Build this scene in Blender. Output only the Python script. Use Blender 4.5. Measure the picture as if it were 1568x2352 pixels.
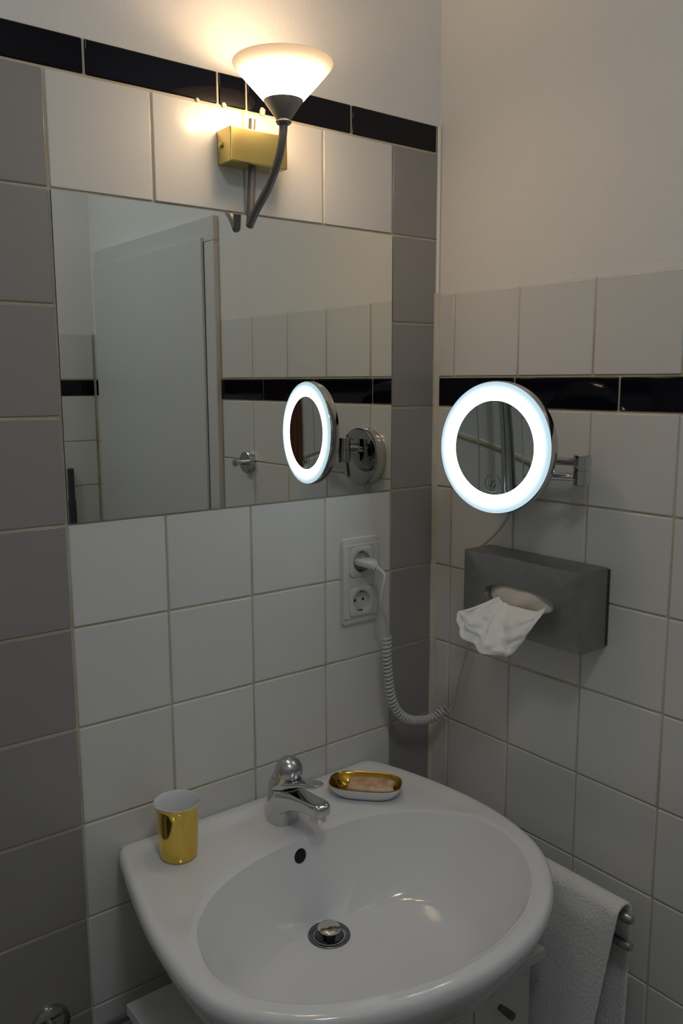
import bpy, bmesh, math, random
from mathutils import Vector, Matrix, noise
random.seed(7)
for o in list(bpy.data.objects):
    bpy.data.objects.remove(o)
S = bpy.context.scene
C = S.collection
PI = math.pi
# ---------------------------------------------------------------- camera
# x runs right along the mirror wall (0 = left edge of the mirror), y = 0 is the tiled face of the
# mirror wall (room at y < 0), z = 0 is the floor
F_PX = 1949.47
CAM = Vector((-0.4215, -1.1730, 1.5347))
YAW, PITCH, ROLL = 0.6616, -0.1534, -0.0030
fwd = Vector((math.sin(YAW)*math.cos(PITCH), math.cos(YAW)*math.cos(PITCH), math.sin(PITCH)))
rgt = Vector((math.cos(YAW), -math.sin(YAW), 0))
upv = rgt.cross(fwd)
r2 = math.cos(ROLL)*rgt + math.sin(ROLL)*upv
u2 = -math.sin(ROLL)*rgt + math.cos(ROLL)*upv
cd = bpy.data.cameras.new('camera')
cd.sensor_fit = 'VERTICAL'; cd.sensor_height = 36.0; cd.lens = F_PX/2352*36.0
cd.clip_start = 0.02
cam = bpy.data.objects.new('camera', cd); C.objects.link(cam)
cam.matrix_world = Matrix(((r2.x, u2.x, -fwd.x, CAM.x), (r2.y, u2.y, -fwd.y, CAM.y), (r2.z, u2.z, -fwd.z, CAM.z), (0, 0, 0, 1)))
S.camera = cam
# ---------------------------------------------------------------- world, exposure
w = bpy.data.worlds.new('world'); S.world = w; w.use_nodes = True
w.node_tree.nodes['Background'].inputs['Color'].default_value = (0.5, 0.55, 0.6, 1)
w.node_tree.nodes['Background'].inputs['Strength'].default_value = 0.0
S.view_settings.view_transform = 'Standard'; S.view_settings.look = 'None'
S.view_settings.gamma = 1.0; S.view_settings.use_curve_mapping = False
S.view_settings.exposure = 0.18
S.cycles.max_bounces = 8; S.cycles.use_light_tree = False
# light levels
ADDED_CEIL_LIGHT = 14.6      # glass of the added, unseen ceiling lamp
BULB = 48.0           # bulb inside the wall lamp
SHADE_GLOW = 43.0      # opal glass of the wall lamp
RING = 15.0             # light ring of the magnifying mirror

# ---------------------------------------------------------------- room numbers
P = 0.152              # tile pitch
XC = 0.72              # tiled face of the right wall
XL = -1.30             # left wall
YF = -1.66             # wall opposite the mirror
ZC = 2.62              # ceiling
ZT = 1.79              # top of the mirror, a tile joint
# ---------------------------------------------------------------- materials
def mat(name, col, rough=0.5, metal=0.0, ior=1.5, spec=0.5, noise=None, bump=None, coat=0.0, rnd=0.0, emit=None, trans=0.0, sheen=0.0, sss=0.0):
    m = bpy.data.materials.new(name); m.use_nodes = True
    nt = m.node_tree; b = nt.nodes['Principled BSDF']
    b.inputs['Base Color'].default_value = (*col, 1); b.inputs['Roughness'].default_value = rough
    b.inputs['Metallic'].default_value = metal; b.inputs['IOR'].default_value = ior
    b.inputs['Specular IOR Level'].default_value = spec; b.inputs['Coat Weight'].default_value = coat
    b.inputs['Transmission Weight'].default_value = trans; b.inputs['Sheen Weight'].default_value = sheen
    if sss:
        b.inputs['Subsurface Weight'].default_value = sss; b.inputs['Subsurface Radius'].default_value = (.01, .006, .004)
    src = None
    tc = nt.nodes.new('ShaderNodeTexCoord')
    if noise:                      # (scale, second colour, contrast lo, hi, coords)
        n = nt.nodes.new('ShaderNodeTexNoise'); n.inputs['Scale'].default_value = noise[0]; n.inputs['Detail'].default_value = 5
        nt.links.new(tc.outputs['Object'], n.inputs['Vector'])
        r = nt.nodes.new('ShaderNodeValToRGB'); r.color_ramp.elements[0].position = noise[2]; r.color_ramp.elements[1].position = noise[3]
        r.color_ramp.elements[0].color = (*col, 1); r.color_ramp.elements[1].color = (*noise[1], 1)
        nt.links.new(n.outputs['Fac'], r.inputs['Fac']); src = r.outputs['Color']
    if rnd:
        oi = nt.nodes.new('ShaderNodeObjectInfo'); h = nt.nodes.new('ShaderNodeHueSaturation')
        mr = nt.nodes.new('ShaderNodeMapRange'); mr.inputs['To Min'].default_value = 1-rnd; mr.inputs['To Max'].default_value = 1+rnd
        nt.links.new(oi.outputs['Random'], mr.inputs['Value']); nt.links.new(mr.outputs['Result'], h.inputs['Value'])
        if src: nt.links.new(src, h.inputs['Color'])
        else: h.inputs['Color'].default_value = (*col, 1)
        src = h.outputs['Color']
    if src: nt.links.new(src, b.inputs['Base Color'])
    if bump:                       # (scale, strength, distance)
        n = nt.nodes.new('ShaderNodeTexNoise'); n.inputs['Scale'].default_value = bump[0]; n.inputs['Detail'].default_value = 1
        nt.links.new(tc.outputs['Object'], n.inputs['Vector'])
        bp = nt.nodes.new('ShaderNodeBump'); bp.inputs['Strength'].default_value = bump[1]; bp.inputs['Distance'].default_value = bump[2]
        nt.links.new(n.outputs['Fac'], bp.inputs['Height']); nt.links.new(bp.outputs['Normal'], b.inputs['Normal'])
    if emit:
        b.inputs['Emission Color'].default_value = (*emit[0], 1); b.inputs['Emission Strength'].default_value = emit[1]
    return m
M = {}
M['tile'] = mat('white_glazed_tile', (.71, .70, .68), .17, rnd=.025)
M['grey'] = mat('grey_glazed_tile', (.315, .295, .288), .25, rnd=.03)
M['black'] = mat('black_glazed_tile', (.003, .003, .007), .06, spec=.28, bump=(9, .05, .003))
M['grout'] = mat('cream_grout', (.62, .55, .42), .85, noise=(9, (.48, .39, .24), .40, .72))
M['seal'] = mat('cream_sealant', (.66, .60, .50), .5, noise=(20, (.56, .49, .38), .4, .75))
M['plaster'] = mat('white_wall_paint', (.82, .80, .775), .8, bump=(170, .22, .002))
M['ceiling'] = mat('white_ceiling_paint', (.80, .79, .77), .85, bump=(120, .3, .002))
M['ceramic'] = mat('white_ceramic', (.82, .82, .835), .12, coat=.3)
M['chrome'] = mat('chrome', (.62, .62, .63), .06, 1.0)
M['satin'] = mat('satin_chrome', (.55, .55, .56), .24, 1.0)
M['steel'] = mat('brushed_steel', (.33, .33, .325), .40, .9, noise=(60, (.29, .29, .285), .35, .7))
M['gold'] = mat('gold_lustre', (.80, .56, .12), .10, 1.0, noise=(25, (.70, .46, .09), .4, .7))
M['golddeep'] = mat('gold_lustre_inside', (.62, .38, .05), .14, 1.0, noise=(30, (.45, .26, .03), .35, .7))
M['brass'] = mat('satin_brass', (.66, .55, .22), .33, 1.0, noise=(5, (.58, .47, .17), .4, .7))
M['pewter'] = mat('dark_grey_metal', (.17, .165, .155), .42, .55)
M['plastic'] = mat('white_plastic', (.62, .62, .60), .35)
M['cord'] = mat('white_cord', (.56, .56, .57), .42)
M['paper'] = mat('white_tissue_paper', (.88, .88, .88), .95, bump=(260, .25, .001))
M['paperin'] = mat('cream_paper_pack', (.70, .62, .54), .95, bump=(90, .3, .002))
M['soap'] = mat('amber_soap', (.66, .33, .17), .45, noise=(55, (.78, .58, .38), .35, .60), sss=.25, bump=(130, .25, .002))
M['towel'] = mat('white_terry', (.80, .79, .78), 1.0, sheen=.4)
M['brown'] = mat('red_brown_terry', (.16, .055, .035), 1.0)
M['lacquer'] = mat('white_lacquer', (.66, .66, .65), .35)
M['door'] = mat('white_door_paint', (.66, .655, .65), .4)
M['dark'] = mat('dark_void', (.012, .011, .01), .8)
M['darkbar'] = mat('dark_grey_plastic', (.04, .042, .045), .4)
M['rubber'] = mat('contact_metal', (.12, .11, .09), .4, .6)
M['floor'] = mat('grey_floor_tile', (.10, .095, .09), .35, noise=(4, (.08, .075, .07), .4, .7))
M['flange'] = mat('darkened_chrome', (.20, .20, .21), .30, 1.0)  # chrome with its dark reflections put into the base colour
M['plug'] = mat('stained_steel', (.66, .64, .58), .22, .75)
def nodes(m): return m.node_tree.nodes, m.node_tree.links
# rust streak on the plug cap
n, l = nodes(M['plug']); tc = n.new('ShaderNodeTexCoord'); mp = n.new('ShaderNodeMapping'); nz = n.new('ShaderNodeTexNoise'); rp = n.new('ShaderNodeValToRGB')
sx = n.new('ShaderNodeSeparateXYZ'); ma = n.new('ShaderNodeMath'); ma.operation = 'ABSOLUTE'; mb = n.new('ShaderNodeMath'); mb.operation = 'MULTIPLY'; mb.inputs[1].default_value = 95
mc = n.new('ShaderNodeMath'); mc.operation = 'ADD'; md = n.new('ShaderNodeMath'); md.operation = 'SUBTRACT'; md.inputs[1].default_value = .5; off = n.new('ShaderNodeMath'); off.operation = 'ADD'; off.inputs[1].default_value = .006
mp.inputs['Rotation'].default_value = (0, 0, .35)
l.new(tc.outputs['Object'], mp.inputs['Vector']); l.new(mp.outputs['Vector'], sx.inputs['Vector']); l.new(sx.outputs['Y'], off.inputs[0]); l.new(off.outputs[0], ma.inputs[0]); l.new(ma.outputs[0], mb.inputs[0])
nz.inputs['Scale'].default_value = 160; l.new(tc.outputs['Object'], nz.inputs['Vector']); l.new(nz.outputs['Fac'], md.inputs[0]); l.new(md.outputs[0], mc.inputs[0]); l.new(mb.outputs[0], mc.inputs[1])
rp.color_ramp.elements[0].position = .12; rp.color_ramp.elements[0].color = (.22, .07, .008, 1); rp.color_ramp.elements[1].position = .38; rp.color_ramp.elements[1].color = (.66, .64, .58, 1)
l.new(mc.outputs[0], rp.inputs['Fac']); l.new(rp.outputs['Color'], n['Principled BSDF'].inputs['Base Color'])
# silvered mirror
def mirror_mat(name, col, rough):
    m = bpy.data.materials.new(name); m.use_nodes = True; n, l = nodes(m)
    g = n.new('ShaderNodeBsdfGlossy'); g.inputs['Color'].default_value = (*col, 1); g.inputs['Roughness'].default_value = rough
    l.new(g.outputs[0], n['Material Output'].inputs['Surface']); n.remove(n['Principled BSDF']); return m
M['mirror'] = mirror_mat('silvered_mirror', (.87, .895, .85), 0.0)
M['mag'] = mirror_mat('magnifying_glass_silver', (.72, .74, .73), 0.0)
# opal glass shade: lets the bulb's light through, diffusely
m = bpy.data.materials.new('opal_glass'); m.use_nodes = True; n, l = nodes(m); M['opal'] = m
t = n.new('ShaderNodeBsdfTranslucent'); t.inputs['Color'].default_value = (.42, .37, .31, 1)
d = n.new('ShaderNodeBsdfDiffuse'); d.inputs['Color'].default_value = (.75, .70, .62, 1)
g = n.new('ShaderNodeBsdfGlossy'); g.inputs['Roughness'].default_value = .3; g.inputs['Color'].default_value = (1, 1, 1, 1)
e = n.new('ShaderNodeEmission'); e.inputs['Color'].default_value = (1, .74, .48, 1); e.inputs['Strength'].default_value = SHADE_GLOW
x1 = n.new('ShaderNodeMixShader'); x1.inputs[0].default_value = .22; x2 = n.new('ShaderNodeMixShader'); x2.inputs[0].default_value = .05; ad = n.new('ShaderNodeAddShader')
l.new(t.outputs[0], x1.inputs[1]); l.new(d.outputs[0], x1.inputs[2]); l.new(x1.outputs[0], x2.inputs[1]); l.new(g.outputs[0], x2.inputs[2])
l.new(x2.outputs[0], ad.inputs[0]); l.new(e.outputs[0], ad.inputs[1]); l.new(ad.outputs[0], n['Material Output'].inputs['Surface']); n.remove(n['Principled BSDF'])
# the glass glows most low down, round the bulb, and least at its rim
tc = n.new('ShaderNodeTexCoord'); sz_ = n.new('ShaderNodeSeparateXYZ'); mr = n.new('ShaderNodeMapRange'); pw_ = n.new('ShaderNodeMath'); pw_.operation = 'POWER'; pw_.inputs[1].default_value = 3.0
ml = n.new('ShaderNodeMath'); ml.operation = 'MULTIPLY_ADD'; ml.inputs[1].default_value = SHADE_GLOW; ml.inputs[2].default_value = .22
mr.inputs['From Min'].default_value = 1.930-1.88; mr.inputs['From Max'].default_value = 1.983-1.88; mr.inputs['To Min'].default_value = 1; mr.inputs['To Max'].default_value = 0
l.new(tc.outputs['Object'], sz_.inputs[0]); l.new(sz_.outputs['Z'], mr.inputs['Value']); l.new(mr.outputs['Result'], pw_.inputs[0]); l.new(pw_.outputs[0], ml.inputs[0]); l.new(ml.outputs[0], e.inputs['Strength'])
def emis(name, col, s):
    m = bpy.data.materials.new(name); m.use_nodes = True; n, l = nodes(m)
    e = n.new('ShaderNodeEmission'); e.inputs['Color'].default_value = (*col, 1); e.inputs['Strength'].default_value = s
    l.new(e.outputs[0], n['Material Output'].inputs['Surface']); n.remove(n['Principled BSDF']); return m
M['bulb'] = emis('warm_bulb', (1, .70, .42), BULB)
M['added_ceil_lamp'] = emis('added_ceiling_lamp_glass', (.90, 1.0, 1.04), ADDED_CEIL_LIGHT)
M['ring'] = emis('cool_led_diffuser', (.68, .89, 1.0), RING)
# the diffuser is brightest next to the glass and fades to its outer edge
n, l = nodes(M['ring']); tc = n.new('ShaderNodeTexCoord'); vm = n.new('ShaderNodeVectorMath'); vm.operation = 'DISTANCE'; vm.inputs[1].default_value = (.5975-XC, -.2575+.205, 1.4285-1.38)
mr = n.new('ShaderNodeMapRange'); mr.inputs['From Min'].default_value = .0765; mr.inputs['From Max'].default_value = .1045; mr.inputs['To Min'].default_value = 1; mr.inputs['To Max'].default_value = 0
pw_ = n.new('ShaderNodeMath'); pw_.operation = 'POWER'; pw_.inputs[1].default_value = 3.0; ml = n.new('ShaderNodeMath'); ml.operation = 'MULTIPLY_ADD'; ml.inputs[1].default_value = RING; ml.inputs[2].default_value = .72
l.new(tc.outputs['Object'], vm.inputs[0]); l.new(vm.outputs['Value'], mr.inputs['Value']); l.new(mr.outputs['Result'], pw_.inputs[0]); l.new(pw_.outputs[0], ml.inputs[0]); l.new(ml.outputs[0], n['Emission'].inputs['Strength'])



# ---------------------------------------------------------------- mesh helpers
def new(name, bm, m, parent=None, smooth=False, kind=None):
    me = bpy.data.meshes.new(name)
    bmesh.ops.recalc_face_normals(bm, faces=bm.faces[:]) if not getattr(bm, 'keep', False) else None
    bm.to_mesh(me); bm.free()
    for mm in (m if isinstance(m, (list, tuple)) else [m]): me.materials.append(M[mm] if isinstance(mm, str) else mm)
    if smooth:
        for p in me.polygons: p.use_smooth = True
    o = bpy.data.objects.new(name, me); C.objects.link(o)
    if parent: o.parent = parent
    if kind: o['kind'] = kind
    return o
def soft(o, ang=40):
    """smooth faces, sharp edges above an angle"""
    me = o.data
    for p in me.polygons: p.use_smooth = True
    bm = bmesh.new(); bm.from_mesh(me)
    for e in bm.edges:
        if len(e.link_faces) == 2 and e.calc_face_angle(0) > math.radians(ang): e.smooth = False
    bm.to_mesh(me); bm.free(); return o
def thing(name, label, cat, loc=(0, 0, 0), group=None):
    o = bpy.data.objects.new(name, None); C.objects.link(o); o.location = loc; o.empty_display_size = .05
    o['label'] = label; o['category'] = cat
    if group: o['group'] = group
    return o
def tag(o, label, cat, group=None):
    o['label'] = label; o['category'] = cat
    if group: o['group'] = group
    return o
def box(bm, a, b, bev=0.0, seg=2):
    c = [(a[i]+b[i])/2 for i in range(3)]; s = [abs(b[i]-a[i]) for i in range(3)]
    r = bmesh.ops.create_cube(bm, size=1, matrix=Matrix.Translation(c) @ Matrix.Diagonal((*s, 1)))
    if bev:
        es = list({e for v in r['verts'] for e in v.link_edges})
        bmesh.ops.bevel(bm, geom=es, offset=bev, segments=seg, profile=.5, affect='EDGES')
    return bm
def boxbm(a, b, bev=0.0, seg=2): return box(bmesh.new(), a, b, bev, seg)
def lathe(bm, prof, seg=48, mx=Matrix()):
    rings = []
    for r, z in prof:
        if r < 1e-6: rings.append([bm.verts.new(mx @ Vector((0, 0, z)))])
        else: rings.append([bm.verts.new(mx @ Vector((r*math.cos(2*PI*k/seg), r*math.sin(2*PI*k/seg), z))) for k in range(seg)])
    for A, B in zip(rings, rings[1:]):
        for k in range(seg):
            k2 = (k+1) % seg
            if len(A) == 1 and len(B) == 1: continue
            if len(A) == 1: bm.faces.new((A[0], B[k], B[k2]))
            elif len(B) == 1: bm.faces.new((A[k], A[k2], B[0]))
            else: bm.faces.new((A[k], A[k2], B[k2], B[k]))
    return bm
def frame_of(n, up=Vector((0, 0, 1))):
    n = Vector(n).normalized(); a = up.cross(n)
    if a.length < 1e-4: a = Vector((1, 0, 0)).cross(n)
    a.normalize(); b = n.cross(a)
    return Matrix(((a.x, b.x, n.x), (a.y, b.y, n.y), (a.z, b.z, n.z))).to_4x4()
def axis(p, n): return Matrix.Translation(p) @ frame_of(n)
def tube(bm, pts, rad, seg=10, caps=True):
    pts = [Vector(p) for p in pts]; N = len(pts)
    rads = rad if isinstance(rad, (list, tuple)) else [rad]*N
    prev = None; rings = []
    for i, p in enumerate(pts):
        t = (pts[min(i+1, N-1)] - pts[max(i-1, 0)]).normalized()
        if prev is None:
            a = t.cross(Vector((0, 0, 1)))
            if a.length < .05: a = t.cross(Vector((1, 0, 0)))
            a.normalize()
        else: a = (prev - t*prev.dot(t)).normalized()
        b = t.cross(a); prev = a
        rings.append([bm.verts.new(p + rads[i]*(math.cos(2*PI*k/seg)*a + math.sin(2*PI*k/seg)*b)) for k in range(seg)])
    for A, B in zip(rings, rings[1:]):
        for k in range(seg): bm.faces.new((A[k], A[(k+1) % seg], B[(k+1) % seg], B[k]))
    if caps: bm.faces.new(rings[0][::-1]); bm.faces.new(rings[-1])
    return bm
def spline(pts, n=8, closed=False):
    pts = [Vector(p) for p in pts]; out = []; N = len(pts)
    for i in range(N if closed else N-1):
        g = (lambda k: pts[k % N]) if closed else (lambda k: pts[max(0, min(N-1, k))])
        a, b, c, d = g(i-1), g(i), g(i+1), g(i+2)
        for k in range(n):
            t = k/n
            out.append(.5*((2*b) + (c-a)*t + (2*a-5*b+4*c-d)*t*t + (3*b-a-3*c+d)*t**3))
    if not closed: out.append(pts[-1])
    return out
def rrect(w, h, r, seg=6):
    """rounded rectangle, counter-clockwise"""
    out = []
    for cx, cy, a0 in ((w/2-r, h/2-r, 0), (-w/2+r, h/2-r, PI/2), (-w/2+r, -h/2+r, PI), (w/2-r, -h/2+r, 1.5*PI)):
        for k in range(seg+1):
            a = a0 + PI/2*k/seg; out.append((cx+r*math.cos(a), cy+r*math.sin(a)))
    return out
def loft(bm, rings, cap0=True, cap1=True, closed=True):
    R = [[bm.verts.new(p) for p in r] for r in rings]
    n = len(R[0])
    for A, B in zip(R, R[1:]):
        for k in range(n if closed else n-1): bm.faces.new((A[k], A[(k+1) % n], B[(k+1) % n], B[k]))
    if cap0: bm.faces.new(R[0][::-1])
    if cap1: bm.faces.new(R[-1])
    return bm
def sstep(a, b, x):
    t = max(0.0, min(1.0, (x-a)/(b-a))); return t*t*(3-2*t)

# ---------------------------------------------------------------- structure: tiled walls
G = 0.0034             # joint width
TH = 0.006             # how far tile faces stand off the wall body
tile_cache = {}
def tile_mesh(wd, h, m):
    """a tile lying in the plane x-z of its own frame, front face at y = 0 facing -y, soft edges"""
    key = (round(wd, 4), round(h, 4), m)
    if key in tile_cache: return tile_cache[key]
    bm = bmesh.new(); e = .0016
    def rr(i, y, r):
        return [Vector((x, y, z)) for x, z in rrect(wd-2*i, h-2*i, max(r-i, .0004), 2)]
    loft(bm, [rr(0, TH, .0022), rr(0, e, .0022), rr(e*.35, e*.3, .0022), rr(e, 0, .0022)], cap0=False)
    bmesh.ops.recalc_face_normals(bm, faces=bm.faces[:])
    me = bpy.data.meshes.new('tile'); bm.to_mesh(me); bm.free(); me.materials.append(M[m])
    for f in me.polygons: f.use_smooth = len(f.vertices) == 4 and f.area < .001
    tile_cache[key] = me; return me
def put_tile(wall, name, frame, u0, u1, z0, z1, m):
    """frame maps (u, depth, z) of the wall to the room"""
    if u1-u0 < .008 or z1-z0 < .008: return
    me = tile_mesh(u1-u0-G, z1-z0-G, m)
    o = bpy.data.objects.new(name, me); C.objects.link(o); o.parent = wall
    tw = Matrix.Rotation(random.uniform(-.0022, .0022), 4, 'X') @ Matrix.Rotation(random.uniform(-.0022, .0022), 4, 'Z')
    o.matrix_local = frame @ Matrix.Translation(((u0+u1)/2, random.uniform(-.0002, .0002), (z0+z1)/2)) @ tw
F_back = Matrix()                                                        # u = x
F_right = Matrix.Translation((XC, 0, 0)) @ Matrix.Rotation(-PI/2, 4, 'Z')      # u = -y, faces -x
F_left = Matrix.Translation((XL, 0, 0)) @ Matrix.Rotation(PI/2, 4, 'Z')        # u = y, faces +x
F_front = Matrix.Translation((0, YF, 0)) @ Matrix.Rotation(PI, 4, 'Z')         # u = -x, faces +y
GB = 0.0022            # depth of the joints behind the tile faces
def wall(name, frame, u0, u1, ztile):
    bm = boxbm((u0, GB, 0), (u1, .10, ztile-.001))
    for v in bm.verts: v.co = frame @ v.co
    wl = new(name, bm, 'grout', kind='structure')
    return wl
def plaster(wl, frame, u0, u1, z0, d=.003):
    bm = boxbm((u0, d, z0), (u1, .10, ZC))
    for v in bm.verts: v.co = frame @ v.co
    return new('plaster', bm, 'plaster', wl)

# wall with the mirror
ZB = ZT + P            # top of the square tiles here
BAND = 0.0485
wb = wall('wall_back', F_back, XL-.1, XC+.1, ZB+BAND)
plaster(wb, F_back, XL-.1, XC+.1, ZB+BAND-.001, .002)
xs = [XL] + [i*P for i in range(-8, 5)] + [XC-.001]
zs = [ZB - j*P for j in range(0, 13)] + [0.0]
for i, (a, b) in enumerate(zip(xs, xs[1:])):
    for j, (zt, zb_) in enumerate(zip(zs, zs[1:])):
        c = (a+b)/2
        if 0 < c < 4*P and 1 <= j <= 3: continue                    # the mirror takes these places
        grey = (-P < c < 0) or c > 4*P
        put_tile(wb, 'tile', F_back, a, b, zb_, zt, 'grey' if grey else 'tile')
bx_ = [XL, -.96, -.755, -.55, -.348, -.147, .056, .2615, .3115, .516, XC-.006]
for a, b in zip(bx_, bx_[1:]): put_tile(wb, 'border_tile', F_back, a, b, ZB, ZB+BAND, 'black')
# lumps of grout smeared over the lower edge of the dark band above the lamp
for x, z, r in ((.2265, 1.9425, .0032), (.2715, 1.9435, .0042), (.3395, 1.9470, .0058)):
    bm = bmesh.new(); lathe(bm, [(0, .0012), (r*.6, .0010), (r*.9, .0004), (r, -.001)], 14, axis((x, 0, z), (0, -1, 0)))
    for v in bm.verts: v.co.z = z+(v.co.z-z)*1.15; v.co.x += .0006*math.sin(900*v.co.z)
    new('grout_lump', bm, 'seal', wb, True)
# right wall
ZR0 = ZT - 2*P         # 1.486, underside of the dark band
BAND_R = 0.055
ZRT = ZR0 + BAND_R + P
DOOR0, DOOR1 = 0.812, 1.60      # door casing along the right wall (distance from the mirror wall)
wr = wall('wall_right', F_right, 0, -YF+.0, ZRT)
plaster(wr, F_right, -.05, -YF+.1, ZRT-.001, .003)
us = [.002] + [.045 + k*P for k in range(0, 6)] + [DOOR0]
zr = [ZR0 - j*P for j in range(0, 10)] + [0.0]
for a, b in zip(us, us[1:]):
    put_tile(wr, 'tile', F_right, a, b, ZR0+BAND_R, ZRT, 'tile')
    for zt, zb_ in zip(zr, zr[1:]): put_tile(wr, 'tile', F_right, a, b, zb_, zt, 'tile')
ub = [.004, .191, .3985, .607, DOOR0]
for a, b in zip(ub, ub[1:]): put_tile(wr, 'border_tile', F_right, a, b, ZR0, ZR0+BAND_R, 'black')
a, b = DOOR1, -YF-.002
put_tile(wr, 'tile', F_right, a, b, ZR0+BAND_R, ZRT, 'tile'); put_tile(wr, 'border_tile', F_right, a, b, ZR0, ZR0+BAND_R, 'black')
for zt, zb_ in zip(zr, zr[1:]): put_tile(wr, 'tile', F_right, a, b, zb_, zt, 'tile')
# sealed inner corner between the two walls
def corner(name, parent, z0, z1, r, m):
    bm = bmesh.new(); ring = lambda z: [Vector((XC-r+r*math.sin(a), -r+r*math.cos(a), z)) for a in [PI/2*k/6 for k in range(7)]] + [Vector((XC+.003, .003, z))]
    n_ = 8; loft(bm, [ring(z0+(z1-z0)*k/n_) for k in range(n_+1)])
    return soft(new(name, bm, m, parent), 60)
corner('corner_joint', wr, 0, ZRT+.002, .0085, 'seal')
corner('corner_joint', wr, ZRT+.002, ZB+BAND, .0045, 'plaster')
# left wall and the wall opposite the mirror
wl_ = wall('wall_left', F_left, YF, 0, ZRT); plaster(wl_, F_left, YF-.1, .05, ZRT-.001)
wf = wall('wall_front', F_front, -XC-.1, -XL+.1, ZRT); plaster(wf, F_front, -XC-.1, -XL+.1, ZRT-.001)
def field(wl, fr, us, bs):
    for a, b in zip(us, us[1:]):
        put_tile(wl, 'tile', fr, a, b, ZR0+BAND_R, ZRT, 'tile')
        for zt, zb_ in zip(zr, zr[1:]): put_tile(wl, 'tile', fr, a, b, zb_, zt, 'tile')
    for a, b in zip(bs, bs[1:]): put_tile(wl, 'border_tile', fr, a, b, ZR0, ZR0+BAND_R, 'black')
field(wl_, F_left, [YF] + [-.045-k*P for k in range(10, -1, -1)] + [-.002], [YF] + [-.2*k-.01 for k in range(8, -1, -1)])
u0f = -XC+.004
field(wf, F_front, [u0f] + [u0f+.13+k*P for k in range(0, 13)] + [-XL], [u0f] + [u0f+.17+.2*k for k in range(0, 10)] + [-XL])
fl = new('floor', boxbm((XL-.1, YF-.1, -.1), (XC+.1, .1, 0)), 'floor', kind='structure')
ce = new('ceiling', boxbm((XL-.1, YF-.1, ZC), (XC+.1, .1, ZC+.1)), 'ceiling', kind='structure')
# door in the right wall
dr = bpy.data.objects.new('door_1', None); C.objects.link(dr); dr.location = (0, 0, 0); dr['kind'] = 'structure'
ZD = 1.955
CW = .062
def rbox(u0, u1, z0, z1, d0, d1, bev=.002):
    bm = boxbm((u0, d0, z0), (u1, d1, z1), bev)
    for v in bm.verts: v.co = F_right @ v.co
    return bm
new('door_leaf', rbox(DOOR0+CW-.010, DOOR1-.012, .008, ZD-CW+.012, -.0205, .004), 'door', dr)
for nm, a, b in (('casing', DOOR0, DOOR0+CW), ('casing', DOOR1-.016, DOOR1)):
    new(nm, rbox(a, b, 0, ZD-CW, -.012, .004), 'door', dr)
new('casing', rbox(DOOR0, DOOR1, ZD-CW+.0005, ZD, -.012, .004), 'door', dr)
new('door_seal', rbox(DOOR0+CW-.0125, DOOR0+CW-.009, .02, ZD-CW, -.0128, -.011, 0), 'dark', dr)
bm = bmesh.new(); lathe(bm, [(0, 0), (.024, 0), (.024, .008), (0, .008)], 32, axis((XC-.020, -DOOR1+.06, 1.02), (-1, 0, 0)))
hd = new('door_handle', bm, 'satin', dr)
bm = bmesh.new(); tube(bm, spline([(XC-.02, -DOOR1+.06, 1.02), (XC-.060, -DOOR1+.06, 1.02), (XC-.070, -DOOR1+.075, 1.02), (XC-.070, -DOOR1+.17, 1.02)], 6), .008, 12)
new('lever', bm, 'satin', hd, True)
# ---------------------------------------------------------------- ceiling lamp, unseen, added to supply ambient light
cl = thing('added_ceiling_lamp', 'unseen round ceiling lamp added to supply ambient light', 'lamp', (-.20, -1.18, ZC))
bm = bmesh.new(); lathe(bm, [(0, 0), (.165, 0), (.165, -.018), (.15, -.02), (.15, -.005), (0, -.005)], 48); new('base', bm, 'lacquer', cl)
bm = bmesh.new(); lathe(bm, [(.149, -.012), (.145, -.035), (.12, -.062), (.07, -.078), (0, -.084)], 48); new('glass', bm, 'added_ceil_lamp', cl, True)

# ---------------------------------------------------------------- wall mirror
bm = boxbm((.0015, -.0012, ZT-3*P+.0015), (4*P-.0015, .0018, ZT-.0015), 0)
for f in bm.faces:
    if f.normal.y > -.5: f.material_index = 1
me = new('wall_mirror', bm, ['mirror', 'edge'] if 'edge' in M else ['mirror', 'darkbar'])
tag(me, 'wide frameless rectangular mirror set flush into the tiles above the washbasin', 'mirror')

# ---------------------------------------------------------------- wall lamp
LX, LY = .307, -.105           # axis of the shade
wlmp = thing('wall_lamp', 'brass box wall lamp with curved grey arm and lit opal glass bowl', 'lamp', (LX, 0, 1.88))
def under(parent, o):
    """keep room coordinates of a mesh while hanging it under an Empty that has a location"""
    loc = parent.location if parent.parent is None else Vector((0, 0, 0))
    o.data.transform(Matrix.Translation(-loc)); o.parent = parent; return o
bxm = under(wlmp, new('mounting_box', boxbm((.257, -.041, 1.8555), (.357, .0015, 1.9045), .0016), 'brass'))
bm = bmesh.new(); lathe(bm, [(0, .004), (.003, .0036), (.0045, .002), (.0045, -.001), (0, -.001)], 20, axis((.2568, -.013, 1.8815), (-1, 0, 0)))
sc_ = new('screw', bm, 'brass', bxm, True); sc_.data.transform(Matrix.Translation(-wlmp.location))
RY = -.021
bm = bmesh.new(); tube(bm, [(LX-.002, RY, 1.899), (LX, RY, 1.925)], .0052, 16); under(wlmp, soft(new('rod', bm, 'pewter', wlmp)))
bm = bmesh.new(); tube(bm, [(LX-.001, RY, 1.858), (LX-.007, RY, 1.772)], .0062, 16); under(wlmp, soft(new('rod', bm, 'pewter', wlmp)))
bm = bmesh.new()
arm = spline([(LX-.008, RY+.002, 1.768), (LX-.006, -.036, 1.789), (LX-.003, -.066, 1.818), (LX-.001, -.090, 1.852), (LX, -.102, 1.884), (LX, LY, 1.908)], 8)
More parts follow.
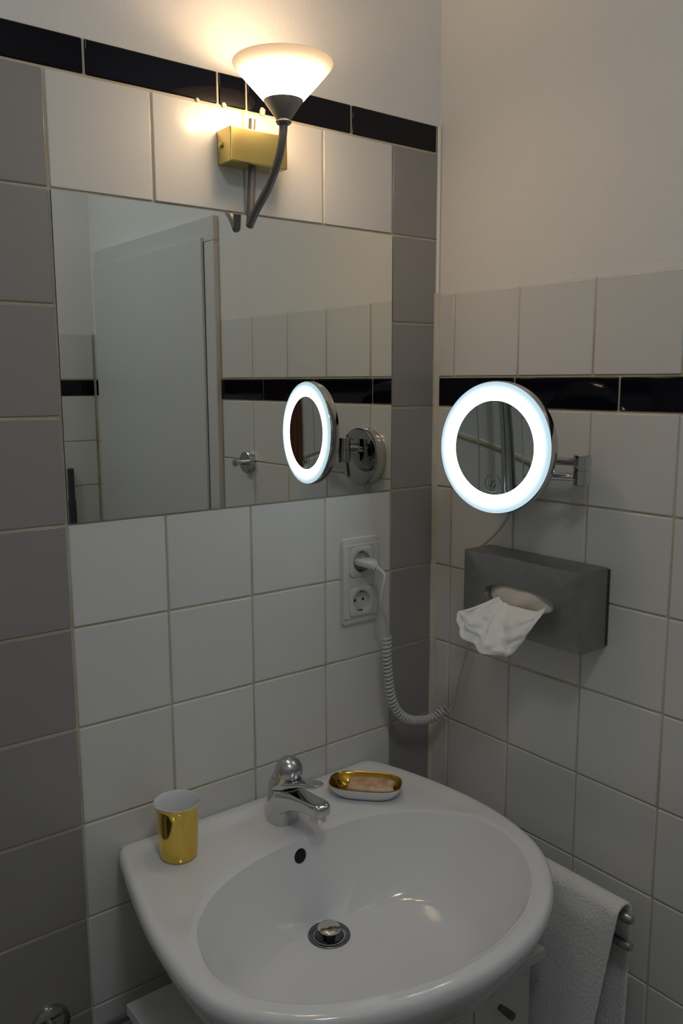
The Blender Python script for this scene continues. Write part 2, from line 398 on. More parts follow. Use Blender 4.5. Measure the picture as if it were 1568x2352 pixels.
tube(bm, arm, [.0046] + [.0062]*(len(arm)-1), 16); under(wlmp, soft(new('arm', bm, 'pewter', wlmp)))
bm = bmesh.new(); lathe(bm, [(0, 1.899), (.0095, 1.899), (.0115, 1.902), (.0105, 1.9045), (.0115, 1.907), (.0285, 1.9305), (.0285, 1.932), (.0255, 1.932), (.010, 1.912), (0, 1.912)], 48, Matrix.Translation((LX, LY, 0)))
under(wlmp, soft(new('shade_holder', bm, 'pewter', wlmp)))
bm = bmesh.new(); lathe(bm, [(.0272, 1.9295), (.040, 1.9435), (.054, 1.9585), (.0655, 1.9710), (.0705, 1.9770), (.0720, 1.9805), (.0714, 1.9822), (.0698, 1.9818), (.0685, 1.9780), (.0640, 1.9725), (.052, 1.9600), (.038, 1.9450), (.0250, 1.9315)], 64, Matrix.Translation((LX, LY, 0)))
under(wlmp, new('glass_shade', bm, 'opal', wlmp, True))
bm = bmesh.new(); lathe(bm, [(0, 1.912), (.011, 1.912), (.011, 1.928), (0, 1.930)], 24, Matrix.Translation((LX, LY, 0))); under(wlmp, new('bulb_socket', bm, 'lacquer', wlmp))
bm = bmesh.new(); lathe(bm, [(0, 1.928), (.006, 1.928), (.0065, 1.944), (.0105, 1.952), (.0122, 1.961), (.0110, 1.969), (.007, 1.975), (0, 1.977)], 24, Matrix.Translation((LX, LY, 0))); under(wlmp, new('bulb', bm, 'bulb', wlmp, True))

# ---------------------------------------------------------------- lit magnifying mirror on its folding arm
MC = Vector((.5975, -.2575, 1.4285))
MN = Vector((math.cos(math.radians(187.5)), math.sin(math.radians(187.5)), .02)).normalized()
MM = axis(MC, MN)
mg = thing('magnifying_mirror', 'round chrome magnifying mirror with glowing white light ring on a folding wall arm', 'mirror', (XC, -.205, 1.38))
def sub(name, bm, m, parent=mg, smooth=True, ang=40):
    o = new(name, bm, m); o.data.transform(Matrix.Translation(-mg.location)); o.parent = parent
    return soft(o, ang) if smooth else o
bm = bmesh.new(); lathe(bm, [(0, -.026), (.06, -.026), (.096, -.024), (.1035, -.020), (.1055, -.014), (.1055, -.002), (.1045, .0), (.100, -.001)], 96, MM); sub('housing', bm, 'chrome')
bm = bmesh.new(); lathe(bm, [(.0745, -.002), (.0750, .0012), (.082, .0035), (.090, .0038), (.099, .0026), (.1042, .0002), (.104, -.002)], 96, MM); sub('light_ring', bm, 'ring')
R_ = 1.15; bm = bmesh.new(); lathe(bm, [(.0755*k/14, (.0755*k/14)**2/(2*R_) - .0755**2/(2*R_)) for k in range(15)], 96, MM); gl = sub('mirror_glass', bm, 'mag')
# touch symbol printed low on the glass: a ring with a tap-like mark
bm = bmesh.new()
def on_glass(x, y): return MM @ Vector((x, y, (x*x+y*y)/(2*R_) - .0755**2/(2*R_) + .0006))
SX, SY = .0, -.056
tube(bm, [on_glass(SX+.0145*math.cos(a), SY+.0145*math.sin(a)) for a in [2*PI*k/40 for k in range(41)]], .0004, 5)
tube(bm, [on_glass(SX-.004, SY-.007), on_glass(SX-.001, SY+.004)], .0010, 6); tube(bm, [on_glass(SX-.005, SY+.005), on_glass(SX+.004, SY+.003)], .0008, 6); tube(bm, [on_glass(SX+.003, SY-.008), on_glass(SX+.006, SY-.001)], .0009, 6)
sub('touch_symbol', bm, 'darkbar', gl)
bm = bmesh.new(); lathe(bm, [(0, -.003), (.060, -.003), (.0605, 0), (.0605, .024), (.0590, .0265), (.056, .0275), (0, .0275)], 72, axis((XC, -.205, 1.378), (-1, 0, 0))); sub('wall_mount', bm, 'chrome')
J1 = Vector((.664, -.214, 1.393)); J2 = Vector((.676, -.370, 1.397))
def joint(c, r, h):
    bm = bmesh.new(); lathe(bm, [(0, -h/2), (r-.001, -h/2), (r, -h/2+.001), (r, -.0008), (r-.0012, -.0004), (r-.0012, .0004), (r, .0008), (r, h/2-.001), (r-.001, h/2), (0, h/2)], 40, Matrix.Translation(c)); return bm
sub('joint', joint(J1, .0135, .052), 'chrome'); sub('joint', joint(J2, .0135, .047), 'chrome')
bm = bmesh.new(); tube(bm, [(XC-.02, -.209, 1.393), J1], .009, 20); sub('mount_stem', bm, 'chrome')
bm = bmesh.new(); tube(bm, [J1+Vector((0, 0, .0125)), J2+Vector((0, 0, .012))], .0062, 20); sub('arm', bm, 'chrome')
JB = MC - MN*.026 + Vector((0, 0, -.041))
bm = bmesh.new(); tube(bm, [JB, J2+Vector((0, 0, -.012))], .0062, 20); sub('arm', bm, 'chrome')
bm = bmesh.new(); lathe(bm, [(0, -.004), (.013, -.004), (.013, .012), (0, .012)], 32, axis(JB-MN*.004, MN)); sub('ball_joint', bm, 'chrome')

# ---------------------------------------------------------------- tissue dispenser
BY0, BY1, BZ0, BZ1, BXF = -.398, -.150, 1.1115, 1.2415, XC-.0715
td = thing('tissue_dispenser', 'brushed steel tissue box holder mounted on the white tiles', 'tissue box', (XC, -.274, 1.1115))
OC = (-.273, 1.1765); OA, OB = .073, .0195       # opening: centre (y, z) and half axes
def oval(n=64, a=OA, b=OB):
    out = []
    for k in range(n):
        t = 2*PI*k/n; c, s_ = math.cos(t), math.sin(t)
        out.append((OC[0]+a*math.copysign(abs(c)**.9, c), OC[1]+b*math.copysign(abs(s_)**.9, s_)))
    return out
def rectpts(n=64):
    """points of the front panel outline, paired with the oval's"""
    out = []; hw, hh = (BY1-BY0)/2, (BZ1-BZ0)/2; cy, cz = (BY0+BY1)/2, (BZ0+BZ1)/2
    for (y, z) in oval(n):
        dy, dz = (y-OC[0])/OA, (z-OC[1])/OB
        k = 1/max(abs(dy), abs(dz), 1e-6); out.append((cy+dy*k*hw, cz+dz*k*hh))
    # exact corners
    for sy in (-1, 1):
        for sz in (-1, 1):
            t = min(range(n), key=lambda i: (out[i][0]-cy-sy*hw)**2+(out[i][1]-cz-sz*hh)**2); out[t] = (cy+sy*hw, cz+sz*hh)
    return out
bm = bmesh.new(); ov = oval(); rc = rectpts(); e = .0015
def shrink(p, d): 
    cy, cz = (BY0+BY1)/2, (BZ0+BZ1)/2
    return (p[0]-math.copysign(min(d, abs(p[0]-cy)), p[0]-cy) if abs(abs(p[0]-cy)-(BY1-BY0)/2) < 1e-5 else p[0], p[1]-math.copysign(d, p[1]-cz) if abs(abs(p[1]-cz)-(BZ1-BZ0)/2) < 1e-5 else p[1])
rings = [[Vector((BXF+.012, y, z)) for y, z in oval(64, OA-.003, OB-.003)], [Vector((BXF+.0025, y, z)) for y, z in oval(64, OA-.0015, OB-.0015)], [Vector((BXF, y, z)) for y, z in ov], [Vector((BXF, *shrink(p, e))) for p in rc], [Vector((BXF+e*.3, *shrink(p, e*.3))) for p in rc], [Vector((BXF+e, y, z)) for y, z in rc], [Vector((XC-.004, y, z)) for y, z in rc]]
loft(bm, rings, cap0=False, cap1=True)
b_ = new('body', bm, 'steel'); under(td, b_); soft(b_, 30)
under(td, new('gap_shade_plate', boxbm((XC-.0045, BY0-.001, BZ0+.003), (XC+.001, BY1-.002, BZ1-.003)), 'darkbar', td))  # dark plate standing in for the shaded gap between holder and wall
# the stack of folded paper just behind the opening
bm = bmesh.new()
rows = []
for i in range(14):
    v = -1+2*i/13; row = []
    for k in range(40):
        u = -1+2*k/39
        dx =   .016 - .018*max(0, 1-u*u)*max(0, 1-(v*.9+.15)**2) + .0025*math.sin(9*u+3*v)*(1-abs(v))
        row.append(Vector((BXF+dx, OC[0]+u*(OA+.012), OC[1]+v*(OB+.012))))
    rows.append(row)
loft(bm, rows, False, False, closed=False)
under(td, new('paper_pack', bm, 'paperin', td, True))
# the tissue hanging out of the opening
def tissue():
    bm = bmesh.new(); N, K = 90, 40
    # lower hem, from the right tip round to the left tip (y, z, distance out from the panel)
    hem = spline([(-.3475, 1.1815, .020), (-.344, 1.166, .030), (-.333, 1.142, .040), (-.317, 1.116, .044), (-.301, 1.0955, .046), (-.276, 1.0905, .050), (-.247, 1.0915, .054), (-.221, 1.0975, .055), (-.199, 1.107, .054), (-.185, 1.122, .050), (-.1795, 1.135, .046), (-.1785, 1.1425, .043)], 8)
    def at(c, t):
        x = t*(len(c)-1); i = min(int(x), len(c)-2); return c[i].lerp(c[i+1], x-i)
    top = spline([(-.3475, 1.1815, .020), (-.334, 1.1735, .018), (-.320, 1.1685, .013), (-.288, 1.1655, .007), (-.258, 1.1635, .003), (-.248, 1.1660, .001), (-.241, 1.1640, -.001), (-.234, 1.1715, -.004), (-.2285, 1.1705, .002), (-.218, 1.1625, .018), (-.200, 1.1515, .033), (-.1785, 1.1425, .043)], 8)
    rows = []
    for j in range(K+1):
        v = j/K; row = []
        for i in range(N+1):
            u = i/N
            a, b = at(top, u), at(hem, u)
            p = a.lerp(b, v)
            bulge = math.sin(PI*v)*.010*math.sin(PI*u)
            # sharp creases running from the pinch down to the hem, and crumpling between them
            tri = lambda x: max(0.0, 1-abs(x))
            env = min(1, 5*u)*min(1, 5*(1-u))*(.25+.75*min(1, 1.6*v))
            fold = env*(.0090*tri((u-.22-.14*v)/.13) - .0055*tri((u-.40-.02*v)/.05) + .0110*tri((u-.50-.02*v)/.07) - .0070*tri((u-.60-.03*v)/.05) + .0085*tri((u-.72+.02*v)/.09) - .0050*tri((u-.84+.05*v)/.06))
            crease = env*(.0050*noise.noise(Vector((u*8, v*5, 1.3))) + .0050*(abs(noise.noise(Vector((u*11, v*6, 5.1))))-.3))
            row.append(Vector((BXF - p.z - bulge - fold - crease, p.x, p.y)))
        rows.append(row)
    loft(bm, rows, False, False, closed=False)
    return bm
ts = new('tissue', tissue(), 'paper', None, True)
sm = ts.modifiers.new('thick', 'SOLIDIFY'); sm.thickness = .0006
tag(ts, 'crumpled white paper tissue pulled out of the steel holder', 'tissue')

# ---------------------------------------------------------------- double power socket
SXC, SZC = .5305, 1.1765
so = thing('power_socket', 'white double power socket plate on the tiles right of the mirror edge', 'socket', (SXC, 0, SZC))
def splate(w_, h_, y0, y1, r, cx=0, cz=0, e=.0015, seg=6):
    bm = bmesh.new(); rr = lambda i, y: [Vector((cx+x, y, cz+z)) for x, z in rrect(w_-2*i, h_-2*i, max(r-i, .0008), seg)]
    loft(bm, [rr(0, y0), rr(0, y1+e), rr(e*.3, y1+e*.3), rr(e, y1)], cap0=True); return bm
def holes(o):
    """cut the two square openings for the inserts out of a plate"""
    cs = []
    for cz in (.0355, -.0375):
        bm = bmesh.new(); loft(bm, [[Vector((x, y, cz+z)) for x, z in rrect(.0556, .0556, .008, 6)] for y in (.02, -.03)])
        c = new('cut', bm, 'dark'); c.location = so.location; cs.append(c)
        md_ = o.modifiers.new('cut', 'BOOLEAN'); md_.object = c; md_.operation = 'DIFFERENCE'; md_.solver = 'EXACT'
    bpy.context.view_layer.update()
    me_ = bpy.data.meshes.new_from_object(o.evaluated_get(bpy.context.evaluated_depsgraph_get())); o.modifiers.clear(); o.data = me_
    for c in cs: bpy.data.objects.remove(c)
    return soft(o)
fr_ = holes(new('frame', splate(.083, .158, .001, -.0075, .006, e=.0025), 'plastic', so))
holes(new('frame_ridge', splate(.0828, .136, -.007, -.0095, .002, e=.0012), 'plastic', fr_))
def ring_panel(cz):
    """square insert with the round well cut into it"""
    n = 48; bm = bmesh.new(); s_ = .0275
    circ = lambda r, y: [Vector((r*math.cos(2*PI*k/n), y, cz+r*math.sin(2*PI*k/n))) for k in range(n)]
    def sq(h, y, rad=.008):
        out = []
        for k in range(n):
            a = 2*PI*k/n; c, s2 = math.cos(a), math.sin(a); q = 7
            r = h/((abs(c)**q+abs(s2)**q)**(1/q)); out.append(Vector((r*c, y, cz+r*s2)))
        return out
    loft(bm, [sq(s_, -.008), sq(s_, -.0105), sq(s_-.0008, -.0112), circ(.0205, -.0112), circ(.0195, -.0106), circ(.0188, -.0008)], cap0=False, cap1=True)
    return bm
for cz in (.0355, -.0375):
    ins = soft(new('insert', ring_panel(cz), 'plastic', so), 50)
    for sx in (-1, 1):
        bm = bmesh.new(); lathe(bm, [(0, 0), (.0026, 0), (.0026, .0006), (0, .0006)], 16, axis((sx*.0095, -.0009, cz), (0, -1, 0))); new('pin_hole', bm, 'dark', ins)
    for sz in (-1, 1):
        bm = bmesh.new(); tube(bm, spline([(-.005, -.002, cz+sz*.0188), (-.002, -.009, cz+sz*.0172), (.002, -.009, cz+sz*.0172), (.005, -.003, cz+sz*.0188)], 5), .0013, 6); new('earth_contact', bm, 'rubber', ins, True)

# ---------------------------------------------------------------- cord with plug and coil
pc = thing('spiral_cable', 'white spiral cable with its plug in the upper wall socket', 'cable', (SXC, -.01, 1.212))
PZ = SZC+.0355
def pl(name, bm, parent=pc, m='cord', ang=50):
    o = new(name, bm, m); o.data.transform(Matrix.Translation(-pc.location)); o.parent = parent; return soft(o, ang)
bm = bmesh.new()
secs = [(0.004, .0165, .0055, 0), (-.012, .0168, .0060, 0), (-.026, .0150, .0066, -.001), (-.034, .0095, .0062, -.003), (-.039, .0062, .0055, -.005)]
loft(bm, [[Vector((SXC+.004*max(0, -y-.01)/.03+x, y-.006, PZ+dz+z)) for x, z in rrect(2*hw, 2*hh, min(hw, hh)*.7, 4)] for y, hw, hh, dz in secs])
plg = pl('plug', bm)
e0 = Vector((SXC+.0045, -.044, PZ-.005)); dirv = Vector((.35, -.6, -.5)).normalized()
for k in range(4):
    bm = bmesh.new(); lathe(bm, [(0, -.0018), (.0052-.0004*k, -.0018), (.0056-.0004*k, 0), (.0052-.0004*k, .0018), (0, .0018)], 20, axis(e0+dirv*(.0045*k), dirv)); pl('strain_relief', bm, plg)
bm = bmesh.new(); tube(bm, [e0, e0+dirv*.018], .0036, 12); pl('strain_relief', bm, plg)
path = spline([e0+dirv*.016, (.5395, -.063, 1.190), (.5330, -.062, 1.160), (.5360, -.059, 1.135), (.5500, -.054, 1.110), (.5590, -.050, 1.085), (.5640, -.047, 1.070)], 8)
bm = bmesh.new(); tube(bm, path, .0030, 12); pl('cord_lead', bm)
# coil
cen = spline([(.5600, -.046, 1.074), (.5600, -.046, 1.040), (.5640, -.046, 1.000), (.5700, -.047, .960), (.5840, -.048, .928), (.6080, -.049, .906), (.6400, -.049, .894), (.6700, -.050, .891), (.6900, -.054, .899), (.7000, -.060, .905)], 24)
L = [0]
for a, b in zip(cen, cen[1:]): L.append(L[-1]+(b-a).length)
TURNS = 37
prev = None; pts = []
n_s = TURNS*14
frames = []
j = 0
for i in range(n_s+1):
    s_ = L[-1]*i/n_s
    while j < len(L)-2 and L[j+1] < s_: j += 1
    t = (s_-L[j])/(L[j+1]-L[j]); p = cen[j].lerp(cen[j+1], t); tg = (cen[min(j+2, len(cen)-1)]-cen[max(j-1, 0)]).normalized()
    if prev is None: a = tg.cross(Vector((0, 1, 0))).normalized()
    else: a = (prev-tg*prev.dot(tg)).normalized()
    prev = a; b = tg.cross(a); ph = 2*PI*TURNS*i/n_s
    pts.append(p +   .0062*(math.cos(ph)*a+math.sin(ph)*b))
bm = bmesh.new(); tube(bm, pts, .0031, 8); pl('coil', bm)
bm = bmesh.new(); tube(bm, spline([pts[-1], (.7030, -.066, .902), (.7040, -.076, .915), (.7050, -.084, .950), (.7060, -.095, 1.000), (.7080, -.110, 1.050), (.7120, -.122, 1.115)], 8), .0019, 10); pl('cord_tail', bm)
bm = bmesh.new(); tube(bm, spline([(.7125, -.118, 1.205), (.7110, -.126, 1.230), (.7095, -.150, 1.250), (.7090, -.178, 1.276), (.7090, -.195, 1.300), (.7090, -.201, 1.3185)], 8), .0024, 10); pl('cord_tail', bm)
ad_ = tag(new('wall_adapter', boxbm((XC-.009, -.150, 1.092), (XC+.001, -.0735, 1.143), .002), 'plastic'), 'white plastic cable box half hidden behind the steel tissue holder', 'cable box')

# ---------------------------------------------------------------- washbasin
wbn = thing('washbasin', 'white ceramic washbasin mounted on the tiled wall below the mirror', 'sink', (.303, 0, .66))
OUT = [(.303, -.0005), (.42, -.0005), (.540, -.0005), (.5525, -.004), (.562, -.018), (.574, -.055), (.587, -.11), (.599, -.19), (.600, -.27), (.588, -.345), (.562, -.41), (.520, -.462), (.462, -.505), (.395, -.533), (.310, -.545), (.225, -.538), (.150, -.518), (.085, -.487), (.038, -.447), (.008, -.402), (-.006, -.35), (-.006, -.28), (.003, -.20), (.022, -.11), (.036, -.055), (.046, -.018), (.0535, -.004), (.066, -.0005), (.186, -.0005)]
INN = [(.303, -.150), (.36, -.151), (.420, -.160), (.475, -.185), (.527, -.232), (.553, -.300), (.538, -.380), (.492, -.445), (.425, -.490), (.350, -.513), (.300, -.517), (.245, -.513), (.170, -.492), (.105, -.462), (.058, -.420), (.030, -.370), (.028, -.320), (.054, -.250), (.104, -.198), (.170, -.166), (.240, -.152)]
DC = Vector((.297, -.216))
PC_ = Vector((.300, -.300))
NS = 192
def polar(ctrl):
    c2 = spline([(x, y, 0) for x, y in ctrl], 12, True); out = []
    for k in range(NS):
        a = 2*PI*k/NS; d = Vector((math.cos(a), math.sin(a))); best = None
        for i in range(len(c2)):
            p, q = c2[i], c2[(i+1) % len(c2)]
            px, py, ex, ey = p.x-PC_.x, p.y-PC_.y, q.x-p.x, q.y-p.y
            den = d.x*(-ey)+ex*d.y
            if abs(den) < 1e-12: continue
            t = (px*(-ey)+ex*py)/den; s_ = (d.x*py-d.y*px)/den
            if t > 0 and -1e-6 <= s_ <= 1+1e-6 and (best is None or t > best): best = t
        out.append(PC_+d*best)
    return out
RO, RI = polar(OUT), polar(INN)
ZRIM, ZDECK, ZEDGE, ZBOT = .8265, .8205, .820, .688
def toward(p, q, d):
    v = q-p; return p+v*(min(d, v.length)/v.length)
def clampy(v): return Vector((v.x, min(v.y, -.0005), v.z))
rings = []
# underside and outer side
def oring(off, z): return [clampy(Vector((*toward(RO[k], Vector((PC_.x, PC_.y+.06)), off), z))) for k in range(NS)]
for off, z in ((.20, .655), (.15, .662), (.105, .680), (.068, .705), (.040, .735), (.020, .765), (.0075, .790), (.001, .806), (.0, .812), (.0010, .8190), (.0035, .8235), (.0075, .8258), (.012, .8265)): rings.append(oring(off, z))
# deck between outer lip and bowl edge
for t in [k/14 for k in range(1, 15)]:
    rg = []
    for k in range(NS):
        a = toward(RO[k], PC_, .012); b = RI[k]; p = a.lerp(b, t)
        wdt = (b-a).length; off = t*wdt
        sink = ZRIM - (ZRIM-ZDECK)*sstep(.0, .030, off)*sstep(.03, .07, wdt)
        ledge = .0075*sstep(-.046, -.026, p.y)
        z = max(sink, min(ZRIM+.002, sink+ledge))
        edge = wdt-off
        z -= .0022*(1-sstep(0, .008, edge))
        rg.append(Vector((p.x, p.y, z)))
    rings.append(rg)
# bowl
ze = [rings[-1][k].z for k in range(NS)]
for q in (.992, .98, .965, .945, .92, .89, .855, .815, .77, .72, .665, .605, .54, .47, .40, .33, .26, .20, .15):
    rg = []
    for k in range(NS):
        full = (RI[k]-DC).length; p = DC + (RI[k]-DC)*q; d = full*(1-q); wd = min(.105, full-.033)
        flr = ZBOT + .020*(max(0, full*q-.035)/.27)**1.4      # floor falling gently to the drain
        g = (1-min(d/wd, 1))**2.0                              # steep side wall along the edge
        rg.append(Vector((p.x, p.y, flr + (ze[k]-flr)*g)))
    rings.append(rg)
bm = bmesh.new(); loft(bm, rings)
basin = new('basin', bm, 'ceramic', None, True); basin.data.transform(Matrix.Translation(-wbn.location)); basin.parent = wbn
# overflow hole and drain hole are cut into the ceramic
def cutter(mx, r, h, name):
    bm = bmesh.new(); lathe(bm, [(0, -h/2), (r, -h/2), (r, h/2), (0, h/2)], 32, mx)
    o = new(name, bm, 'dark'); return o
def bowl_z(x, y):
    best = min(((v.co.x+wbn.location.x-x)**2+(v.co.y-y)**2, v.co.z+wbn.location.z) for v in basin.data.vertices if v.co.z+wbn.location.z > .684 and (v.co.x+wbn.location.x-PC_.x)**2 < .09 and v.index >= NS*27)
    return best[1]
OVC = Vector((.2885, -.1635, .797))
cuts = [cutter(axis(OVC, (0.0, -.95, .30)), .0118, .030, 'cut_a'), cutter(Matrix.Translation((DC.x, DC.y, ZBOT)), .0235, .03, 'cut_b')]
for c in cuts:
    md_ = basin.modifiers.new('cut', 'BOOLEAN'); md_.object = c; md_.operation = 'DIFFERENCE'; md_.solver = 'EXACT'
bpy.context.view_layer.update()
dg = bpy.context.evaluated_depsgraph_get()
nm_ = bpy.data.meshes.new_from_object(basin.evaluated_get(dg)); basin.modifiers.clear(); basin.data = nm_
for c in cuts: bpy.data.objects.remove(c)
soft(basin, 45)
bm = bmesh.new(); lathe(bm, [(0, .0), (.0112, .0), (.0112, .001), (0, .001)], 32, axis(OVC+Vector((0, .0135, -.0042)), (0, -.95, .30))); o = new('overflow_channel', bm, 'dark'); under(wbn, o)
bm = bmesh.new(); lathe(bm, [(.0330, ZBOT+.0002), (.0325, ZBOT+.0022), (.0290, ZBOT+.0016), (.0225, ZBOT-.0005), (.0215, ZBOT-.010), (0, ZBOT-.012)], 48, Matrix.Translation((DC.x, DC.y, 0))); o = new('drain_flange', bm, 'flange', None, True); under(wbn, o)
bm = bmesh.new(); lathe(bm, [(0, .0075), (.012, .0072), (.0172, .0058), (.0182, .004), (.0178, .0022), (.014, .0012), (.011, .0), (.0105, -.014), (0, -.014)], 40)
o = new('drain_plug', bm, 'plug', wbn, True); o.location = Vector((DC.x, DC.y, ZBOT+.0085))-wbn.location; o.rotation_euler = (.04, .05, 0)

# ---------------------------------------------------------------- faucet
FX, FY, FZ = .305, -.080, ZDECK-.001
fc = thing('faucet', 'chrome single lever mixer tap on the washbasin deck', 'faucet', (FX, FY, FZ))
def sec(y, hw, z0, z1, r=.4, n=5):
    """cross-section across x standing at y (forward = -y)"""
    h = z1-z0; return [Vector((x, -y, z0+h/2+z)) for x, z in rrect(2*hw, h, min(hw, h/2)*r, n)]
bm = bmesh.new()
def hs(cy, z, a, b, tilt=0.0, n=40, pw=2.6):
    """horizontal section; tilt raises the side that faces the room"""
    out = []
    for k in range(n):
        t = 2*PI*k/n; c, s_ = math.cos(t), math.sin(t)
        x = a*math.copysign(abs(c)**(2/pw), c); y = b*math.copysign(abs(s_)**(2/pw), s_)
        out.append(Vector((x, -cy+y, z - tilt*y)))
    return out
loft(bm, [hs(0, 0, .0245, .0255), hs(0, .003, .0250, .0260), hs(.000, .016, .0246, .0254), hs(.001, .034, .0240, .0246, .05), hs(.003, .050, .0234, .0240, .14), hs(.004, .0590, .0228, .0232, .20), hs(.004, .0600, .0200, .0205, .20)])
bd = soft(new('body', bm, 'chrome', fc), 40)
bm = bmesh.new()
loft(bm, [sec(-.002, .0232, .006, .060, .5), sec(.014, .0228, .014, .0640, .55), sec(.028, .0212, .0250, .0655, .55), sec(.042, .0190, .0350, .0660, .5), sec(.058, .0174, .0420, .0665, .45), sec(.076, .0165, .0470, .0680, .45), sec(.094, .0160, .0490, .0700, .45), sec(.106, .0152, .0500, .0710, .5), sec(.113, .0130, .0510, .0700, .6), sec(.1155, .010, .0530, .0675, .7)])
soft(new('spout', bm, 'chrome', fc), 38)
bm = bmesh.new(); lathe(bm, [(0, .0405), (.0112, .0405), (.0122, .0415), (.0122, .0510), (0, .0510)], 32, Matrix.Translation((0, -.100, 0))); soft(new('aerator', bm, 'chrome', fc))
# lever: flared skirt rising to the front, flat tongue, domed cap leaning to the front
bm = bmesh.new()
loft(bm, [hs(.006, .0620, .0225, .0225, .20, pw=2.1), hs(.006, .0625, .0262, .0262, .20, pw=2.1), hs(.007, .0665, .0268, .0268, .20, pw=2.1), hs(.010, .0760, .0252, .0255, .16, pw=2.1), hs(.014, .0850, .0232, .0236, .02, pw=2.1), hs(.017, .0900, .0222, .0226, -.15, pw=2.1), hs(.018, .0915, .0200, .0205, -.20, pw=2.1)])
lv = soft(new('lever', bm, 'chrome', fc), 40)
tl = Matrix.Translation((0, -.0175, .0885)) @ Matrix.Rotation(math.radians(20), 4, 'X')
bm = bmesh.new(); lathe(bm, [(.0200, .0), (.0222, .0015), (.0226, .0045), (.0220, .0095), (.0200, .0155), (.0165, .0210), (.0115, .0250), (.006, .0270), (0, .0277)], 48, tl); soft(new('cap', bm, 'satin', lv), 60)
bm = bmesh.new()
def tong(y, hw, z, th): return [Vector((x, -y, z+zz)) for x, zz in rrect(2*hw, th, th*.48, 5)]
loft(bm, [tong(.022, .0210, .0740, .0130), tong(.036, .0185, .0765, .0110), tong(.048, .0150, .0805, .0095), tong(.062, .0136, .0860, .0085), tong(.078, .0138, .0915, .0080), tong(.092, .0128, .0955, .0076), tong(.100, .0100, .0972, .0066), tong(.104, .0055, .0980, .0045)])
soft(new('tongue', bm, 'chrome', lv), 45)
bm = bmesh.new(); tube(bm, [(0, .031, .0), (0, .031, .048)], .003, 12); lathe(bm, [(0, -.004), (.0055, -.003), (.0062, 0), (.0055, .004), (0, .005)], 20, Matrix.Translation((0, .031, .050))); soft(new('lift_rod', bm, 'chrome', fc))
# maker's lettering on the cap
tx = bpy.data.curves.new('lettering', 'FONT'); tx.body = 'DAMIXA'; tx.size = .0045; tx.align_x = 'CENTER'; tx.align_y = 'CENTER'; tx.extrude = .00012
tob = bpy.data.objects.new('lettering', tx); C.objects.link(tob); bpy.context.view_layer.update()
tme = bpy.data.meshes.new_from_object(tob.evaluated_get(bpy.context.evaluated_depsgraph_get())); bpy.data.objects.remove(tob); tme.materials.clear(); tme.materials.append(M['darkbar'])
to = bpy.data.objects.new('lettering', tme); C.objects.link(to); to.parent = lv

# wrap the word on the dome's front
for v in tme.vertices:
    x, y, z = v.co
    th = math.radians(38) + y/.0230; a = x/.0180
    v.co = tl @ Vector((math.sin(a)*(.0229+z)*math.cos(th), -math.cos(a)*(.0229+z)*math.cos(th), .0035+(.0246+z)*math.sin(th)))

# ---------------------------------------------------------------- gold tumbler
cp = thing('tumbler', 'shiny gold tumbler with white inside standing on the basin deck', 'cup', (.1185, -.0745, ZDECK-.0005))
bm = bmesh.new(); lathe(bm, [(0, 0), (.0235, 0), (.0262, .0015), (.0278, .005), (.0290, .018), (.0302, .045), (.0312, .070), (.0325, .082), (.0345, .0872), (.0356, .0890), (.0356, .0898)], 64); soft(new('gold_outside', bm, 'gold', cp), 60)
bm = bmesh.new(); lathe(bm, [(.0356, .0897), (.0350, .0901), (.0338, .0880), (.0316, .0820), (.0300, .060), (.0278, .010), (.024, .004), (0, .004)], 64); soft(new('white_inside', bm, 'ceramic', cp), 60)

# ---------------------------------------------------------------- soap dish and soap
DA = math.radians(-47)
sd = thing('soap_dish', 'oblong white soap dish with gold glazed inside on the basin deck', 'soap dish', (.4635, -.1020, ZDECK)); sd.rotation_euler = (0, 0, DA)
def ov(a, b, z, pw=3.0, n=64): 
    out = []
    for k in range(n):
        t = 2*PI*k/n; c, s_ = math.cos(t), math.sin(t); out.append(Vector((a*math.copysign(abs(c)**(2/pw), c), b*math.copysign(abs(s_)**(2/pw), s_), z)))
    return out
bm = bmesh.new(); loft(bm, [ov(.044, .020, 0), ov(.046, .022, .0012), ov(.053, .028, .006), ov(.0600, .0338, .014), ov(.0632, .0368, .0225), ov(.0636, .0372, .0242)], cap1=False); soft(new('white_outside', bm, 'ceramic', sd), 60)
bm = bmesh.new(); loft(bm, [ov(.0637, .0373, .0240), ov(.0634, .0370, .0250), ov(.0622, .0358, .0246), ov(.0605, .0342, .0215), ov(.057, .031, .014), ov(.049, .024, .0065), ov(.043, .019, .004)], cap0=False); soft(new('gold_inside', bm, 'golddeep', sd), 60)
so_ = bmesh.new()
def soapring(k, z, n=64):
    out = []
    for i in range(n):
        t = 2*PI*i/n; c, s_ = math.cos(t), math.sin(t)
        x =   .0455*math.copysign(abs(c)**.62, c); y = .0225*math.copysign(abs(s_)**.62, s_)
        x *= 1-.16*math.exp(-((abs(s_))/.33)**2)          # concave short ends
        out.append(Vector((x*k, y*k+.0, z)))
    return out
loft(so_, [soapring(.86, .0), soapring(.96, .002), soapring(1.0, .006), soapring(.985, .010), soapring(.93, .0125), soapring(.80, .0138)])
sp = soft(new('soap_bar', so_, 'soap'), 50); sp.location = (.4635+.010*math.cos(DA), -.1020+.010*math.sin(DA), ZDECK+.0100); sp.rotation_euler = (.05, .02, DA+.03)
tag(sp, 'orange brown bar of soap with concave ends lying in the gold dish', 'soap')

